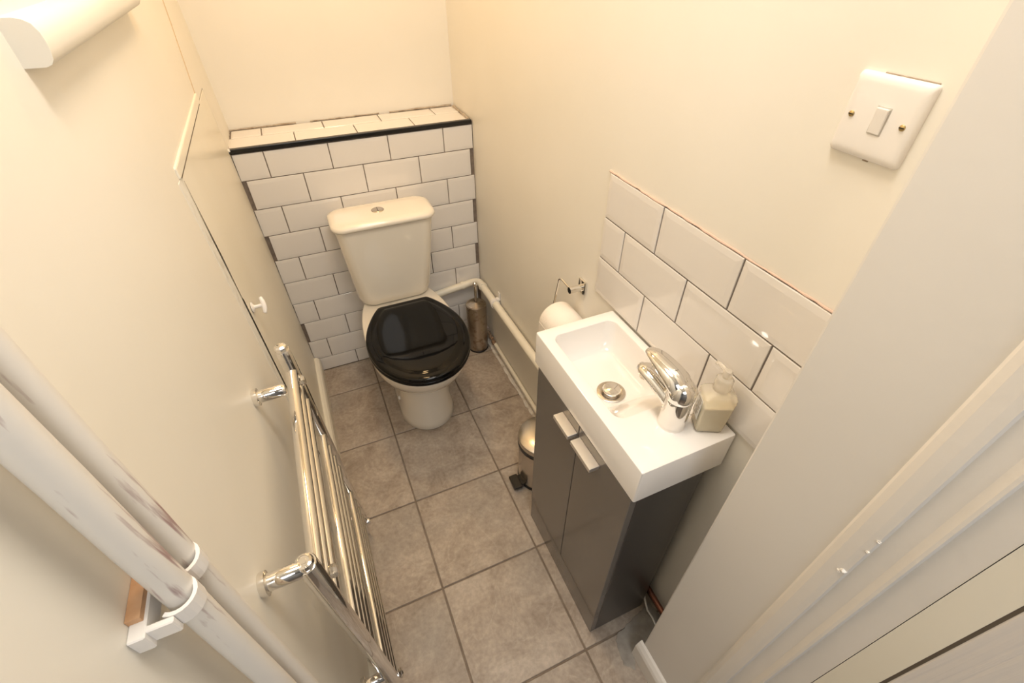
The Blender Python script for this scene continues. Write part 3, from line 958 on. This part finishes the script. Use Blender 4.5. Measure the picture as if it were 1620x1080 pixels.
# valve at the far foot and pipe tails
vb = bmesh.new()
add_lathe(vb, [(.010, 0), (.012, .004), (.0125, .014), (.0085, .018), (.0085, .030), (0, .030)], (0, HYR, .055), 18)
add_lathe(vb, [(.0, -.004), (.011, -.002), (.0125, .004), (.0125, .016), (.0105, .020), (0, .021)], (0.0, HYR, .062), 18, 'X')
obj('valve', vb, M['chrome'], rad, True, auto=40)
obj('tail_pipe', tube([(0, HYR, .0), (0, HYR, .058)], .0075, 14), M['chrome'], rad, True, auto=60)
vb = bmesh.new()
add_lathe(vb, [(.010, 0), (.012, .004), (.0125, .014), (.0085, .018), (.0085, .030), (0, .030)], (0, -HYR, .055), 18)
obj('valve', vb, M['chrome'], rad, True, auto=40)
obj('tail_pipe', tube([(0, -HYR, .0), (0, -HYR, .058)], .0075, 14), M['chrome'], rad, True, auto=60)

# ------------------------------------------------------------------ two painted riser pipes on the left wall
lab2 = ('white chipped riser pipe on the left wall, the one nearer the door', 'white chipped riser pipe on the left wall, the one nearer the radiator')
for k, (yt, yb_, lb) in enumerate(((-1.484, -1.513, lab2[0]), (-1.4535, -1.4835, lab2[1]))):
    zt, zb = 2.34, 0.0
    sl = (yt - yb_) / (1.31 - .85)
    xo = 0.030
    base = Vector((WX(zb) + xo, yb_ - sl * .85, zb))
    top = Vector((WX(zt) + xo, yb_ + sl * (zt - .85), zt))
    rp = thing('riser_pipe', lb, 'pipe', base, group='painted riser pipes on the left wall')
    n = 30
    obj('pipe_run', tube([(top - base) * (i / n) + Vector((random.uniform(-.0003, .0003), 0, 0)) for i in range(n + 1)], .0122, 18), M['pipe'], rp, True, auto=60)
# joined plastic clip
cz = 1.098
cl = thing('double_pipe_clip', 'white plastic clip holding the two riser pipes to the left wall', 'clip', (WX(cz), -1.478, cz))
bm = bmesh.new()
for yc, in ((0.0065 - .0005,), (-.0245,)):
    pts = []
    a0, a1 = math.radians(150), math.radians(-120)
    prof_o, prof_i = [], []
    for i in range(17):
        a = a0 + (a1 - a0) * i / 16
        prof_o.append((0.030 + .0158 * math.cos(a), yc + .0158 * math.sin(a)))
        prof_i.append((0.030 + .0126 * math.cos(a), yc + .0126 * math.sin(a)))
    n = len(prof_o)
    lo = [bm.verts.new((x, y, -.009)) for x, y in prof_o]; hi = [bm.verts.new((x, y, .009)) for x, y in prof_o]
    li = [bm.verts.new((x, y, -.009)) for x, y in prof_i]; hi2 = [bm.verts.new((x, y, .009)) for x, y in prof_i]
    for i in range(n - 1):
        bm.faces.new((lo[i], lo[i + 1], hi[i + 1], hi[i]))
        bm.faces.new((li[i], hi2[i], hi2[i + 1], li[i + 1]))
        bm.faces.new((hi[i], hi[i + 1], hi2[i + 1], hi2[i]))
        bm.faces.new((lo[i], li[i], li[i + 1], lo[i + 1]))
    bm.faces.new((lo[0], hi[0], hi2[0], li[0])); bm.faces.new((lo[-1], li[-1], hi2[-1], hi[-1]))
add_box(bm, (.001, -.0455, -.009), (.030, -.040, .009), .001, 1)
obj('clip_jaws', bm, M['white_plastic'], cl)
bm = bmesh.new()
add_box(bm, (.0, -.050, -.010), (.012, .020, .010), .001, 1)
obj('clip_base', bm, M['white_plastic'], cl)
obj('packing_block', box((0, -.036, .004), (.010, .010, .016)), M['bare_wood'], cl)

# ------------------------------------------------------------------ bits by the near foot of the cabinet
cp = tag(obj('copper_pipe', tube([(-0.019, -1.36, .070), (-0.019, -1.511, .060)], .0078, 14), M['copper'], None, True, auto=60),
         'dark copper pipe behind the near foot of the grey cabinet', 'pipe')
obj('pipe_joint', lathe([(.0098, -.010), (.0105, -.008), (.0105, .002), (.0085, .004)], (-0.019, -1.498, .061), 14, 'Y'), M['filler'], cp, True, auto=60)
pts = [(-.030, -1.395, .055), (-.036, -1.415, .040), (-.038, -1.435, .020), (-.034, -1.455, .012), (-.036, -1.475, .009), (-.050, -1.490, .006), (-.058, -1.500, .006)]
tag(obj('cable', tube(pts, .0028, 8), M['white_plastic'], None, True), 'short white cable on the floor beside the cabinet foot', 'cable')
bm = bmesh.new()
k = 16
ps = [Vector((-.118 + .10 * i / k, -1.500 + random.uniform(-.004, .004), .004)) for i in range(k + 1)]
add_tube(bm, ps, [random.uniform(.003, .007) for _ in ps], 6)
tag(obj('grout_crumbs', bm, M['patch']), 'grey mortar crumbs along the foot of the near right wall', 'mortar')

bm = bmesh.new()
out = [(-.150, -1.448), (-.10, -1.436), (-.055, -1.425), (-.012, -1.415), (-.006, -1.45), (-.006, -1.505), (-.06, -1.508), (-.110, -1.500), (-.134, -1.512), (-.150, -1.54), (-.172, -1.52), (-.168, -1.48)]
ring = []
for (xa, ya), (xb, yb2) in zip(out, out[1:] + out[:1]):
    for k in range(5):
        t = k / 5
        ring.append((xa + (xb - xa) * t + random.uniform(-.003, .003), ya + (yb2 - ya) * t + random.uniform(-.003, .003)))
loft(bm, [[Vector((x, y, 0.0)) for x, y in ring], [Vector((-.08 + (x + .08) * .97, -1.475 + (y + 1.475) * .96, .0016)) for x, y in ring]])
tag(obj('cement_patch', bm, M['patch']), 'rough grey cement patch on the floor between cabinet and near wall', 'cement')

# ------------------------------------------------------------------ ceiling lamp (above the frame, gives the warm light)
cl2 = thing('ceiling_lamp', 'round white ceiling lamp above the toilet, out of view', 'lamp', (-0.42, -0.26, H))
obj('lamp_base', lathe([(.09, -.03), (.10, -.025), (.10, 0), (0, 0)], (0, 0, 0), 32), M['white_plastic'], cl2, True, auto=40)
obj('glass_shade', lathe([(0, -.115), (.04, -.112), (.075, -.095), (.088, -.065), (.085, -.03), (0, -.03)], (0, 0, 0), 32), emis('warm_lamp_glass', (1.0, .78, .5), 4.0), cl2, True)
